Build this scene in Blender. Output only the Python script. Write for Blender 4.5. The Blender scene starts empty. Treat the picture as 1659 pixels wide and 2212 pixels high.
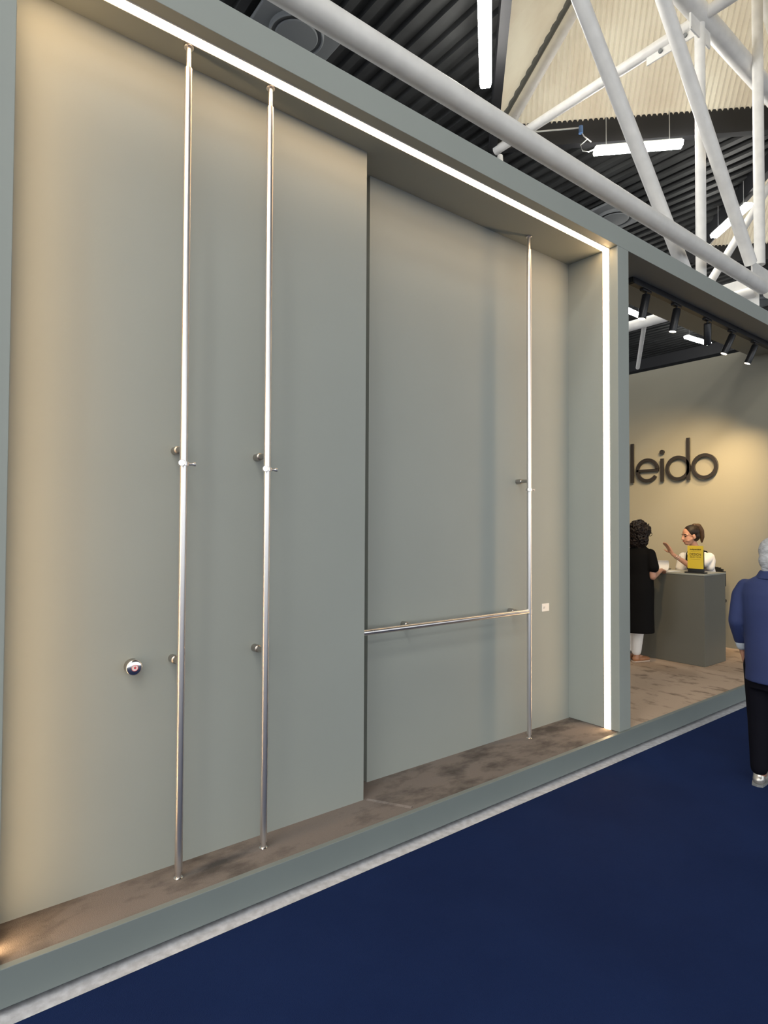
import bpy, bmesh, math, random
from mathutils import Vector, Matrix, Quaternion
random.seed(7)
scene = bpy.context.scene
COL = scene.collection
PI = math.pi

# ------------------------------------------------------------------ camera, world, exposure
YAW, PITCH, ROLL, FPX = math.radians(37.922), math.radians(1.3444), math.radians(0.2798), 1296.15
Fw = Vector((math.sin(YAW)*math.cos(PITCH), math.cos(YAW)*math.cos(PITCH), math.sin(PITCH)))
rt0 = Vector((math.cos(YAW), -math.sin(YAW), 0)); up0 = rt0.cross(Fw)
Rw = rt0*math.cos(ROLL) + up0*math.sin(ROLL); Uw = up0*math.cos(ROLL) - rt0*math.sin(ROLL)
cam_data = bpy.data.cameras.new('camera'); cam = bpy.data.objects.new('camera', cam_data); COL.objects.link(cam)
M = Matrix((Rw, Uw, -Fw)).transposed().to_4x4(); M.translation = Vector((0, 0, 1.65)); cam.matrix_world = M
cam_data.sensor_fit = 'HORIZONTAL'; cam_data.sensor_width = 36.0; cam_data.lens = 36.0*FPX/1659.0
cam_data.clip_start = 0.05; cam_data.clip_end = 300
scene.camera = cam
W_STRENGTH = 1.8
world = bpy.data.worlds.new('hall_daylight'); scene.world = world; world.use_nodes = True
bg = world.node_tree.nodes['Background']; bg.inputs[0].default_value = (0.93, 0.97, 1.0, 1); bg.inputs[1].default_value = W_STRENGTH
scene.view_settings.view_transform = 'Standard'; scene.view_settings.look = 'None'
scene.view_settings.gamma = 1.0; scene.view_settings.use_curve_mapping = False
scene.view_settings.exposure = 0.36
LED_STRENGTH = 13.0
SPOT_POWER = 105.0
LAMP_STRENGTH = 84.0

# ------------------------------------------------------------------ materials
MATS = {}
def mat(name, col, rough=0.6, metal=0.0, var=0.0, vscale=6.0, bump=0.0, bscale=200.0, emit=None, estr=0.0, spec=0.5, stretch=None, col2=None, detail=4):
    if name in MATS: return MATS[name]
    m = bpy.data.materials.new(name); m.use_nodes = True; nt = m.node_tree; b = nt.nodes['Principled BSDF']
    b.inputs['Base Color'].default_value = (*col, 1); b.inputs['Roughness'].default_value = rough
    b.inputs['Metallic'].default_value = metal; b.inputs['Specular IOR Level'].default_value = spec
    tc = nt.nodes.new('ShaderNodeTexCoord'); src = tc.outputs['Object']
    if stretch:
        mp = nt.nodes.new('ShaderNodeMapping'); mp.inputs['Scale'].default_value = stretch
        nt.links.new(src, mp.inputs['Vector']); src = mp.outputs['Vector']
    if var > 0 or col2:
        n = nt.nodes.new('ShaderNodeTexNoise'); n.inputs['Scale'].default_value = vscale; n.inputs['Detail'].default_value = detail
        nt.links.new(src, n.inputs['Vector'])
        r = nt.nodes.new('ShaderNodeValToRGB'); r.color_ramp.elements[0].position = 0.35; r.color_ramp.elements[1].position = 0.68
        c2 = col2 or tuple(c*(1+var) for c in col); c1 = col if col2 else tuple(c*(1-var) for c in col)
        r.color_ramp.elements[0].color = (*c1, 1); r.color_ramp.elements[1].color = (*c2, 1)
        nt.links.new(n.outputs['Fac'], r.inputs['Fac']); nt.links.new(r.outputs['Color'], b.inputs['Base Color'])
    if bump > 0:
        n2 = nt.nodes.new('ShaderNodeTexNoise'); n2.inputs['Scale'].default_value = bscale; n2.inputs['Detail'].default_value = 3
        nt.links.new(src, n2.inputs['Vector'])
        bp = nt.nodes.new('ShaderNodeBump'); bp.inputs['Strength'].default_value = bump; bp.inputs['Distance'].default_value = 0.004
        nt.links.new(n2.outputs['Fac'], bp.inputs['Height']); nt.links.new(bp.outputs['Normal'], b.inputs['Normal'])
    if emit:
        b.inputs['Emission Color'].default_value = (*emit, 1); b.inputs['Emission Strength'].default_value = estr
    MATS[name] = m; return m

PAINT = mat('sage_grey_paint', (0.305, 0.330, 0.305), 0.62, var=0.018, vscale=1.5, bump=0.03, bscale=350)
PAINT_TRIM = mat('sage_grey_paint_trim', (0.185, 0.215, 0.210), 0.5, var=0.02, vscale=3, bump=0.02, bscale=300)
DECKDARK = mat('dark_roof_deck', (0.025, 0.026, 0.026), 0.65, var=0.35, vscale=1.2)
BEAMDARK = mat('black_steel_beam', (0.014, 0.014, 0.016), 0.6)
WHITE_STEEL = mat('white_painted_steel', (0.88, 0.86, 0.82), 0.45, var=0.05, vscale=5, bump=0.05, bscale=60)
STEEL = mat('brushed_stainless', (0.76, 0.735, 0.72), 0.34, metal=1.0)
STEEL_POL = mat('polished_chrome', (0.82, 0.81, 0.80), 0.2, metal=1.0)
STEEL_DK = mat('satin_steel_bracket', (0.42, 0.40, 0.38), 0.35, metal=1.0)
BLACK_METAL = mat('matt_black_metal', (0.012, 0.012, 0.014), 0.4)
BLACK_PLASTIC = mat('black_plastic', (0.012, 0.012, 0.012), 0.35)
CONCRETE = mat('bare_concrete', (0.56, 0.575, 0.62), 0.85, var=0.16, vscale=30, bump=0.25, bscale=120)
VOID = mat('dark_plinth_core', (0.05, 0.05, 0.05), 0.9)
LETTER = mat('dark_bronze_lettering', (0.020, 0.016, 0.014), 0.4)
LED = mat('warm_led_diffuser', (0.9, 0.85, 0.75), 0.4, emit=(1.0, 0.66, 0.35), estr=LED_STRENGTH)
LAMP = mat('lit_lamp_diffuser', (0.95, 0.95, 0.9), 0.4, emit=(1.0, 0.97, 0.90), estr=LAMP_STRENGTH)
LAMP_BODY = mat('lamp_housing_grey', (0.75, 0.75, 0.72), 0.4)
SPOT_LENS = mat('spot_lens', (0.9, 0.9, 0.8), 0.3, emit=(1.0, 0.86, 0.62), estr=9.0)
VENT = mat('grey_vent_metal', (0.20, 0.21, 0.215), 0.5)
SKIN = mat('skin', (0.46, 0.24, 0.16), 0.5, var=0.05, vscale=20)
LIP = mat('lips', (0.36, 0.10, 0.08), 0.4)
HAIR_DK = mat('dark_brown_hair', (0.011, 0.006, 0.0045), 0.5, spec=0.25, var=0.5, vscale=60, bump=0.3, bscale=150)
HAIR_BR = mat('brown_hair', (0.014, 0.008, 0.005), 0.45, spec=0.25, var=0.5, vscale=40, stretch=(6, 6, 1), bump=0.3, bscale=120)
HAIR_PONY = mat('light_brown_ponytail', (0.050, 0.027, 0.013), 0.45, spec=0.3, var=0.4, vscale=40, stretch=(6, 6, 1), bump=0.3, bscale=120)
HAIR_GR = mat('silver_grey_hair', (0.46, 0.48, 0.52), 0.5, var=0.3, vscale=40, stretch=(1, 1, 5), bump=0.4, bscale=120)
CLOTH_BLACK = mat('black_dress_fabric', (0.005, 0.0045, 0.0045), 0.8, spec=0.12, bump=0.2, bscale=300)
CLOTH_WHITE = mat('white_cotton', (0.78, 0.75, 0.71), 0.8, bump=0.2, bscale=200)
CLOTH_BLUE = mat('royal_blue_wool', (0.021, 0.036, 0.125), 0.75, var=0.08, vscale=5, bump=0.2, bscale=250)
CLOTH_NAVY = mat('black_trouser_fabric', (0.004, 0.004, 0.008), 0.8, spec=0.12)
CLOTH_SHIRT = mat('pale_blue_shirt', (0.55, 0.62, 0.70), 0.75)
SHOE_SILVER = mat('silver_leather', (0.55, 0.53, 0.50), 0.3, metal=0.6)
SHOE_TAN = mat('bronze_leather', (0.38, 0.17, 0.08), 0.4)
SOLE = mat('pale_rubber_sole', (0.55, 0.42, 0.32), 0.6)
YELLOW = mat('yellow_card', (0.72, 0.52, 0.035), 0.5)
INK = mat('black_print', (0.05, 0.04, 0.004), 0.6)
PAPER = mat('white_paper', (0.80, 0.78, 0.75), 0.6)
RED = mat('red_print', (0.70, 0.04, 0.06), 0.5)
EYE = mat('dark_eye', (0.01, 0.008, 0.006), 0.15)
COUNTER = mat('counter_laminate', (0.125, 0.120, 0.096), 0.45, var=0.02, vscale=2)
COUNTER_TOP = mat('counter_top_laminate', (0.33, 0.33, 0.28), 0.4)
ROOMPAINT = mat('beige_sage_paint', (0.280, 0.262, 0.205), 0.6, var=0.02, vscale=1.5)
BLUEPLUG = mat('blue_connector', (0.10, 0.20, 0.42), 0.4)
CABLE = mat('pale_cable', (0.6, 0.6, 0.58), 0.5)

def add_scuffs(m):
    """sparse dark scrapes in the paint"""
    nt = m.node_tree; b = nt.nodes['Principled BSDF']; src = b.inputs['Base Color'].links[0].from_socket
    tc = nt.nodes.new('ShaderNodeTexCoord'); mp = nt.nodes.new('ShaderNodeMapping'); mp.inputs['Scale'].default_value = (1.6, 6, 6)
    n = nt.nodes.new('ShaderNodeTexNoise'); n.inputs['Scale'].default_value = 3.2; n.inputs['Detail'].default_value = 4; n.inputs['Roughness'].default_value = 0.65
    r = nt.nodes.new('ShaderNodeValToRGB'); r.color_ramp.elements[0].position = 0.735; r.color_ramp.elements[1].position = 0.76
    mx = nt.nodes.new('ShaderNodeMixRGB'); mx.inputs[2].default_value = (0.16, 0.14, 0.12, 1)
    nt.links.new(tc.outputs['Object'], mp.inputs['Vector']); nt.links.new(mp.outputs['Vector'], n.inputs['Vector']); nt.links.new(n.outputs['Fac'], r.inputs['Fac'])
    nt.links.new(r.outputs['Color'], mx.inputs[0]); nt.links.new(src, mx.inputs[1]); nt.links.new(mx.outputs[0], b.inputs['Base Color'])
add_scuffs(WHITE_STEEL)

def carpet_mat(name, c1, c2, scale, stretch, fine, lo=0.38, hi=0.62, c3=None):
    m = bpy.data.materials.new(name); m.use_nodes = True; nt = m.node_tree; b = nt.nodes['Principled BSDF']
    b.inputs['Roughness'].default_value = 0.95; b.inputs['Specular IOR Level'].default_value = 0.12
    tc = nt.nodes.new('ShaderNodeTexCoord'); mp = nt.nodes.new('ShaderNodeMapping'); mp.inputs['Scale'].default_value = stretch
    nt.links.new(tc.outputs['Object'], mp.inputs['Vector'])
    n = nt.nodes.new('ShaderNodeTexNoise'); n.inputs['Scale'].default_value = scale; n.inputs['Detail'].default_value = 5; n.inputs['Roughness'].default_value = 0.6
    nt.links.new(mp.outputs['Vector'], n.inputs['Vector'])
    r = nt.nodes.new('ShaderNodeValToRGB'); r.color_ramp.elements[0].position = lo; r.color_ramp.elements[1].position = hi
    r.color_ramp.elements[0].color = (*c1, 1); r.color_ramp.elements[1].color = (*c2, 1); nt.links.new(n.outputs['Fac'], r.inputs['Fac'])
    n2 = nt.nodes.new('ShaderNodeTexNoise'); n2.inputs['Scale'].default_value = fine; n2.inputs['Detail'].default_value = 2
    nt.links.new(tc.outputs['Object'], n2.inputs['Vector'])
    mx = nt.nodes.new('ShaderNodeMixRGB'); mx.blend_type = 'OVERLAY'; mx.inputs['Fac'].default_value = 0.15
    nt.links.new(r.outputs['Color'], mx.inputs[1]); nt.links.new(n2.outputs['Color'], mx.inputs[2])
    bw = nt.nodes.new('ShaderNodeRGBToBW'); nt.links.new(n2.outputs['Color'], bw.inputs[0]); nt.links.new(bw.outputs[0], mx.inputs[2])
    nt.links.new(mx.outputs[0], b.inputs['Base Color'])
    bp = nt.nodes.new('ShaderNodeBump'); bp.inputs['Strength'].default_value = 0.5; bp.inputs['Distance'].default_value = 0.004
    nt.links.new(n2.outputs['Fac'], bp.inputs['Height']); nt.links.new(bp.outputs['Normal'], b.inputs['Normal'])
    return m
BLUE_CARPET = carpet_mat('navy_aisle_carpet', (0.0062, 0.0165, 0.0690), (0.0078, 0.0200, 0.0800), 1.2, (1, 1, 1), 260)
BROWN_CARPET = carpet_mat('taupe_worn_carpet', (0.085, 0.076, 0.071), (0.195, 0.170, 0.156), 3.4, (1.0, 1.7, 1), 260, 0.33, 0.52)
ROOM_CARPET = carpet_mat('mottled_beige_carpet', (0.290, 0.212, 0.155), (0.520, 0.390, 0.288), 4.6, (2.2, 1.1, 1), 300, 0.33, 0.46)

def skylight_mat():
    m = bpy.data.materials.new('translucent_corrugated_sheet'); m.use_nodes = True; nt = m.node_tree; nt.nodes.clear()
    o = nt.nodes.new('ShaderNodeOutputMaterial'); d = nt.nodes.new('ShaderNodeBsdfDiffuse'); t = nt.nodes.new('ShaderNodeBsdfTranslucent'); mx = nt.nodes.new('ShaderNodeMixShader')
    tc = nt.nodes.new('ShaderNodeTexCoord'); n = nt.nodes.new('ShaderNodeTexNoise'); n.inputs['Scale'].default_value = 0.8; n.inputs['Detail'].default_value = 6
    nt.links.new(tc.outputs['Object'], n.inputs['Vector'])
    r = nt.nodes.new('ShaderNodeValToRGB'); r.color_ramp.elements[0].position = 0.3; r.color_ramp.elements[1].position = 0.7
    r.color_ramp.elements[0].color = (0.66, 0.57, 0.43, 1); r.color_ramp.elements[1].color = (0.80, 0.74, 0.60, 1)
    nt.links.new(n.outputs['Fac'], r.inputs['Fac']); nt.links.new(r.outputs[0], d.inputs[0]); nt.links.new(r.outputs[0], t.inputs[0])
    mx.inputs[0].default_value = 0.30; nt.links.new(d.outputs[0], mx.inputs[1]); nt.links.new(t.outputs[0], mx.inputs[2]); nt.links.new(mx.outputs[0], o.inputs[0])
    return m
SHEET = skylight_mat()

# ------------------------------------------------------------------ mesh helpers
def obj(name, bm, m, parent=None, bevel=0.0):
    me = bpy.data.meshes.new(name); bmesh.ops.recalc_face_normals(bm, faces=bm.faces); bm.to_mesh(me); bm.free()
    o = bpy.data.objects.new(name, me); COL.objects.link(o)
    for mm in (m if isinstance(m, (list, tuple)) else [m]): me.materials.append(mm)
    if parent: o.parent = parent
    if bevel:
        b = o.modifiers.new('bevel', 'BEVEL'); b.width = bevel; b.segments = 2; b.limit_method = 'ANGLE'
    return o
def tag(o, label=None, cat=None, group=None, kind=None):
    if label: o['label'] = label
    if cat: o['category'] = cat
    if group: o['group'] = group
    if kind: o['kind'] = kind
    return o
def empty(name, loc, rz=0.0):
    o = bpy.data.objects.new(name, None); COL.objects.link(o); o.location = loc; o.rotation_euler = (0, 0, rz); o.empty_display_size = 0.1
    return o
def BM(): return bmesh.new()
def box(bm, x0, y0, z0, x1, y1, z1, mtx=None):
    vs = [bm.verts.new(Vector(p) if mtx is None else mtx @ Vector(p)) for p in ((x0,y0,z0),(x1,y0,z0),(x1,y1,z0),(x0,y1,z0),(x0,y0,z1),(x1,y0,z1),(x1,y1,z1),(x0,y1,z1))]
    for f in ((0,3,2,1),(4,5,6,7),(0,1,5,4),(1,2,6,5),(2,3,7,6),(3,0,4,7)): bm.faces.new([vs[i] for i in f])
    return bm
def frame_of(d):
    d = Vector(d).normalized(); a = Vector((0,0,1)) if abs(d.z) < 0.95 else Vector((1,0,0))
    u = d.cross(a).normalized(); v = d.cross(u).normalized(); return d, u, v
def cyl(bm, p, q, r0, r1=None, n=24, caps=True):
    r1 = r0 if r1 is None else r1; p, q = Vector(p), Vector(q); d, u, v = frame_of(q-p)
    A = [bm.verts.new(p + (u*math.cos(2*PI*i/n) + v*math.sin(2*PI*i/n))*r0) for i in range(n)]
    B = [bm.verts.new(q + (u*math.cos(2*PI*i/n) + v*math.sin(2*PI*i/n))*r1) for i in range(n)]
    for i in range(n):
        f = bm.faces.new((A[i], A[(i+1)%n], B[(i+1)%n], B[i])); f.smooth = True
    if caps:                                    # caps get their own vertices so the side stays evenly shaded
        bm.faces.new([bm.verts.new(w.co) for w in A]); bm.faces.new([bm.verts.new(w.co) for w in B])
    return bm
def lathe(bm, base, axis, prof, n=32):
    """prof: list of (distance along axis, radius)"""
    d, u, v = frame_of(axis); base = Vector(base); rings = []
    for (h, r) in prof:
        rings.append([bm.verts.new(base + d*h + (u*math.cos(2*PI*i/n)+v*math.sin(2*PI*i/n))*max(r, 1e-5)) for i in range(n)])
    for a, b in zip(rings, rings[1:]):
        for i in range(n): bm.faces.new((a[i], a[(i+1)%n], b[(i+1)%n], b[i]))
    bm.faces.new(rings[0]); bm.faces.new(rings[-1])
    return bm
def tube_path(bm, pts, r, n=10):
    pts = [Vector(p) for p in pts]; rings = []
    for i, p in enumerate(pts):
        d = (pts[min(i+1, len(pts)-1)] - pts[max(i-1, 0)]); d, u, v = frame_of(d)
        rings.append([bm.verts.new(p + (u*math.cos(2*PI*k/n)+v*math.sin(2*PI*k/n))*r) for k in range(n)])
    for a, b in zip(rings, rings[1:]):
        for k in range(n):
            f = bm.faces.new((a[k], a[(k+1)%n], b[(k+1)%n], b[k])); f.smooth = True
    bm.faces.new(rings[0]); bm.faces.new(rings[-1]); return bm
def quad(bm, pts): return bm.faces.new([bm.verts.new(p) for p in pts])
def beam(bm, p, q, w, h):
    """box beam between two points; h measured downwards from the points"""
    p, q = Vector(p), Vector(q); d = (q-p).normalized(); s = Vector((-d.y, d.x, 0)).normalized()*w/2; dn = Vector((0, 0, -h))
    vs = [bm.verts.new(x) for x in (p+s, p-s, p-s+dn, p+s+dn, q+s, q-s, q-s+dn, q+s+dn)]
    for f in ((0,1,2,3),(4,5,6,7),(0,1,5,4),(1,2,6,5),(2,3,7,6),(3,0,4,7)): bm.faces.new([vs[i] for i in f])
    return bm

# ------------------------------------------------------------------ the setting: floors
ZP, YF = 0.155, 2.42            # platform level, front plane of the stand's frame
ZS, ZT = 3.745, 3.893           # soffit and top of the fascia
XL, XR, XJ = 0.245, 4.075, 4.225
YPAN, YBACK = 2.68, 2.85
tag(obj('floor', box(BM(), -60, -60, -0.2, 90, 90, 0.0), CONCRETE), kind='structure')
tag(obj('aisle_carpet', box(BM(), -14, -14, 0.0, 40, 2.335, 0.005), BLUE_CARPET), 'deep navy blue carpet covering the aisle in front of the stand', 'carpet')

plat = empty('stand_platform', (0, 2.4, 0)); tag(plat, 'low raised platform of the stand with painted front board and taupe carpet', 'platform')
def on(parent, o):
    o.parent = parent; o.matrix_parent_inverse = parent.matrix_world.inverted() if False else Matrix.Translation(-Vector(parent.location)); return o
on(plat, obj('core', box(BM(), -1.6, 2.50, 0.0, 9.6, 5.6, 0.145), VOID))
on(plat, obj('front_board', box(BM(), -1.6, 2.40, 0.023, 9.6, 2.43, ZP), PAINT_TRIM, bevel=0.002))
on(plat, obj('carpet', box(BM(), -1.6, 2.43, 0.12, 4.15, 2.95, ZP-0.002), BROWN_CARPET))
on(plat, obj('carpet', box(BM(), 4.15, 2.43, 0.12, 9.6, 5.6, ZP-0.002), ROOM_CARPET))

bm = BM(); vs = [bm.verts.new(p) for p in ((1.962, 2.668, ZP-0.002), (1.982, 2.675, ZP-0.002), (2.115, 2.452, ZP-0.002), (2.095, 2.447, ZP-0.002), (1.974, 2.668, ZP+0.006), (2.107, 2.450, ZP+0.005))]
for f in ((0, 4, 5, 3), (1, 2, 5, 4), (0, 1, 4), (2, 3, 5)): bm.faces.new([vs[i] for i in f])
on(plat, obj('carpet_seam', bm, BROWN_CARPET))
# walls of the stand
wf = empty('wall_front', (0, YF, ZP)); tag(wf, kind='structure')
on(wf, obj('side_post', box(BM(), -1.6, YF, ZP, XL, 2.95, ZS), PAINT, bevel=0.002))
on(wf, obj('side_post', box(BM(), XR, YF, ZP, XJ, 2.95, ZS), PAINT, bevel=0.002))
on(wf, obj('fascia', box(BM(), -1.6, YF, ZS, 9.6, 3.0, ZT), PAINT, bevel=0.002))
tag(obj('wall_back', box(BM(), 2.103, YBACK, ZP-0.003, XR, 2.95, ZS), PAINT), kind='structure')
tag(obj('wall_panel', box(BM(), XL, YPAN, ZP-0.003, 1.955, 2.95, ZS), PAINT), kind='structure')   # stands forward; a dark slot separates it from wall_back
tag(obj('wall_slot', box(BM(), 1.90, 2.951, ZP-0.003, 2.2, 2.98, ZS), PAINT), kind='structure')
tag(obj('wall_right', box(BM(), 8.02, 2.72, ZP-0.003, 8.12, 5.5, 3.835), ROOMPAINT), kind='structure')
tag(obj('wall_hall', box(BM(), 46.0, -30, 0.0, 46.4, 75, 10.0), mat('pale_hall_wall', (0.30, 0.30, 0.29), 0.7, var=0.1, vscale=0.3)), kind='structure')
tag(obj('wall_far', box(BM(), 1.0, 5.5, ZP-0.003, 8.12, 5.6, 3.835), ROOMPAINT), kind='structure')

# led strips set flush into the reveals
def led(name, label, a, b):
    t = empty(name, ((a[0]+b[0])/2, (a[1]+b[1])/2, (a[2]+b[2])/2)); tag(t, label, 'light strip')
    on(t, obj('diffuser', box(BM(), *a, *b), LED)); return t
YS0, YS1 = 2.490, 2.540
led('led_strip', 'glowing warm white light strip running along the soffit of the display recess', (XL, YS0, ZS-0.004), (XR-0.005, YS1, ZS+0.001))
led('led_strip', 'vertical glowing light strip on the right side of the display recess', (XR-0.004, YS0, ZP), (XR+0.001, YS1, ZS-0.004))
led('led_strip', 'vertical light strip hidden behind the left post, glowing on the floor', (XL-0.001, YS0, ZP), (XL+0.004, YS1, ZS-0.004))
for t in [o for o in COL.objects if o.name.startswith('led_strip')]:
    ch = [c for c in COL.objects if c.parent == t][0]
    vs = [v.co for v in ch.data.vertices]
    mn = [min(v[i] for v in vs) for i in range(3)]; mx = [max(v[i] for v in vs) for i in range(3)]
    bm = BM()
    # thin aluminium edge profiles on either side of the diffuser
    if mx[2]-mn[2] > 1:
        box(bm, mn[0], mn[1]-0.004, mn[2], mx[0], mn[1], mx[2]); box(bm, mn[0], mx[1], mn[2], mx[0], mx[1]+0.004, mx[2])
    else:
        box(bm, mn[0], mn[1]-0.004, mn[2], mx[0], mn[1], mx[2]); box(bm, mn[0], mx[1], mn[2], mx[0], mx[1]+0.004, mx[2])
    on(t, obj('edge_profile', bm, LAMP_BODY))

# ------------------------------------------------------------------ hall roof: deck with diamond openings, pyramid skylights
ZR, CX, CY, HD, MOD = 10.0, 9.5, 4.2, 4.30, 8.75
centres = [CX + MOD*i for i in range(0, 3)]
def hole(x):
    for c in centres:
        if abs(x-c) < HD: return HD-abs(x-c)
    return 0.0
xs = []; x = -26.0; P_ = 0.34
prof = []
while x < 70:
    for fx, dz in ((0, 0), (0.42, 0), (0.5, 0.09), (0.92, 0.09)): prof.append((x+fx*P_, dz))
    x += P_
for c in centres:
    for e in (c-HD, c, c+HD): prof.append((e, None))
prof.sort(key=lambda t: t[0])
last = 0.0; pr = []
for (px, dz) in prof:
    if dz is None: dz = last
    last = dz; pr.append((px, dz))
bm = BM(); rows = []
for px, dz in pr:
    h = hole(px); sk = -0.0
    rows.append([bm.verts.new((px, yy, ZR+dz)) for yy in (-26, CY-h, CY+h, 75)])
for a, b in zip(rows, rows[1:]):
    bm.faces.new((a[0], b[0], b[1], a[1])); bm.faces.new((a[2], b[2], b[3], a[3]))
    # where there is no opening the two halves meet on the line y = CY
tag(obj('ceiling', bm, DECKDARK), kind='structure')

def skylight(cx, label):
    t = empty('pyramid_skylight', (cx, CY, ZR)); tag(t, label, 'skylight', 'pyramid skylights in the hall roof')
    apex = Vector((cx, CY, ZR+3.66)); cs = [Vector((cx, CY+HD, ZR)), Vector((cx+HD, CY, ZR)), Vector((cx, CY-HD, ZR)), Vector((cx-HD, CY, ZR))]
    for i in range(4):
        a, b = cs[i], cs[(i+1)%4]; L = (b-a).length; ax = (b-a)/L; mid = (a+b)/2; up = apex-mid; H = up.length; up = up/H
        nrm = ax.cross(up); bm = BM(); n = int(L/0.052); prev = None
        for k in range(n+1):
            s = L*k/n; h = H*(1-abs(2*s/L-1)); off = nrm*(0.030 if k % 2 else -0.030)
            cur = (bm.verts.new(a+ax*s+off), bm.verts.new(a+ax*s+up*h+off))
            if prev: bm.faces.new((prev[0], cur[0], cur[1], prev[1]))
            prev = cur
        bmesh.ops.remove_doubles(bm, verts=bm.verts, dist=1e-5)
        on(t, obj('corrugated_sheet', bm, SHEET))
        on(t, obj('edge_beam', beam(BM(), a+Vector((0,0,0.10)), b+Vector((0,0,0.10)), 0.16, 0.50), BEAMDARK))
        d = (apex-a); inw = Vector((cx-a.x, CY-a.y, 0)).normalized()
        bm = BM(); cyl(bm, a+inw*0.34+Vector((0.06,0,-0.05)), apex+Vector((0.06,0,-0.34)), 0.11, n=16); on(t, obj('hip_pipe', bm, WHITE_STEEL))
        bm = BM(); cyl(bm, a+inw*0.10+Vector((0,0,0.02)), apex-Vector((0,0,0.10)), 0.06, n=8); on(t, obj('hip_channel', bm, VENT))
    return t
skylight(centres[0], 'cream corrugated pyramid skylight above the white pipe truss, largest in view')
skylight(centres[1], 'farther cream corrugated skylight behind the slanted lamp on the right')
skylight(centres[2], 'third cream corrugated skylight along the roof, far behind the right edge')

# ------------------------------------------------------------------ roof truss of white pipes
tr = empty('roof_truss', (9.5, 4.1, 5.7)); tag(tr, 'white painted pipe truss with diagonals hanging below the dark roof', 'truss')
def pipe(name, p, q, d, n=32, m=WHITE_STEEL):
    return on(tr, obj(name, cyl(BM(), p, q, d/2, n=n), m))
pipe('bottom_chord', (-9, 4.0, 5.71), (11.22, 4.0, 5.71), 0.215)
pipe('bottom_chord', (11.5, 4.0, 5.71), (29, 4.0, 5.71), 0.215)
pipe('cross_chord', (11.33, 4.15, 5.72), (11.33, 11.0, 5.72), 0.20)
pipe('top_chord', (-4, 4.2, 9.60), (27, 4.2, 9.60), 0.30)
pipe('cross_top_chord', (9.50, 4.2, 9.58), (9.50, 8.42, 9.58), 0.18)
pipe('cross_top_chord', (9.46, 4.2, 9.58), (9.46, 0.0, 9.58), 0.18)
pipe('vertical', (9.44, 4.22, 4.9), (9.46, 4.22, 9.5), 0.150)
pipe('vertical', (11.08, 4.0, 6.06), (11.08, 4.0, 12.2), 0.165)
pipe('diagonal', (10.72, 4.0, 5.99), (6.9, 4.0, 9.84), 0.185)
pipe('diagonal', (9.36, 4.25, 5.10), (5.0, 4.25, 9.50), 0.19)
pipe('diagonal', (11.40, 5.0, 6.06), (15.2, 5.0, 9.83), 0.15)
pipe('brace', (13.3, 7.4, 5.4), (11.4, 6.2, 5.68), 0.09, 16)
pipe('brace', (8.6, 7.3, 5.2), (9.5, 8.3, 9.4), 0.12, 16)
on(tr, obj('gusset_plate', box(BM(), 10.75, 3.985, 5.72, 11.9, 4.015, 6.05), WHITE_STEEL, bevel=0.01))
on(tr, obj('gusset_plate', box(BM(), 9.1, 4.185, 9.2, 9.75, 4.215, 9.6), WHITE_STEEL, bevel=0.01))
on(tr, obj('gusset_plate', box(BM(), 9.485, 4.3, 9.36, 9.515, 5.1, 9.6), WHITE_STEEL, bevel=0.01))
on(tr, obj('gusset_plate', box(BM(), 11.32, 4.1, 5.45, 11.34, 5.2, 6.0), WHITE_STEEL, bevel=0.01))
bm = BM()
lathe(bm, (11.20, 4.0, 5.71), (1, 0, 0), [(0, 0.1075), (0.05, 0.10), (0.09, 0.07), (0.11, 0.02)], 24); on(tr, obj('chord_end', bm, WHITE_STEEL))
for (x, y, z) in ((9.485, 4.45, 9.45), (9.485, 4.65, 9.45), (9.485, 4.85, 9.45)):
    on(tr, obj('bolt', cyl(BM(), (x, y, z), (x-0.03, y, z), 0.035, n=8), VENT))

rb = obj('roof_beam', beam(BM(), (27.6, 5, 9.75), (27.6, 30, 9.75), 0.4, 0.5), BEAMDARK); tag(rb, 'dark steel beam crossing the roof beyond the lettered wall', 'beam')

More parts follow.
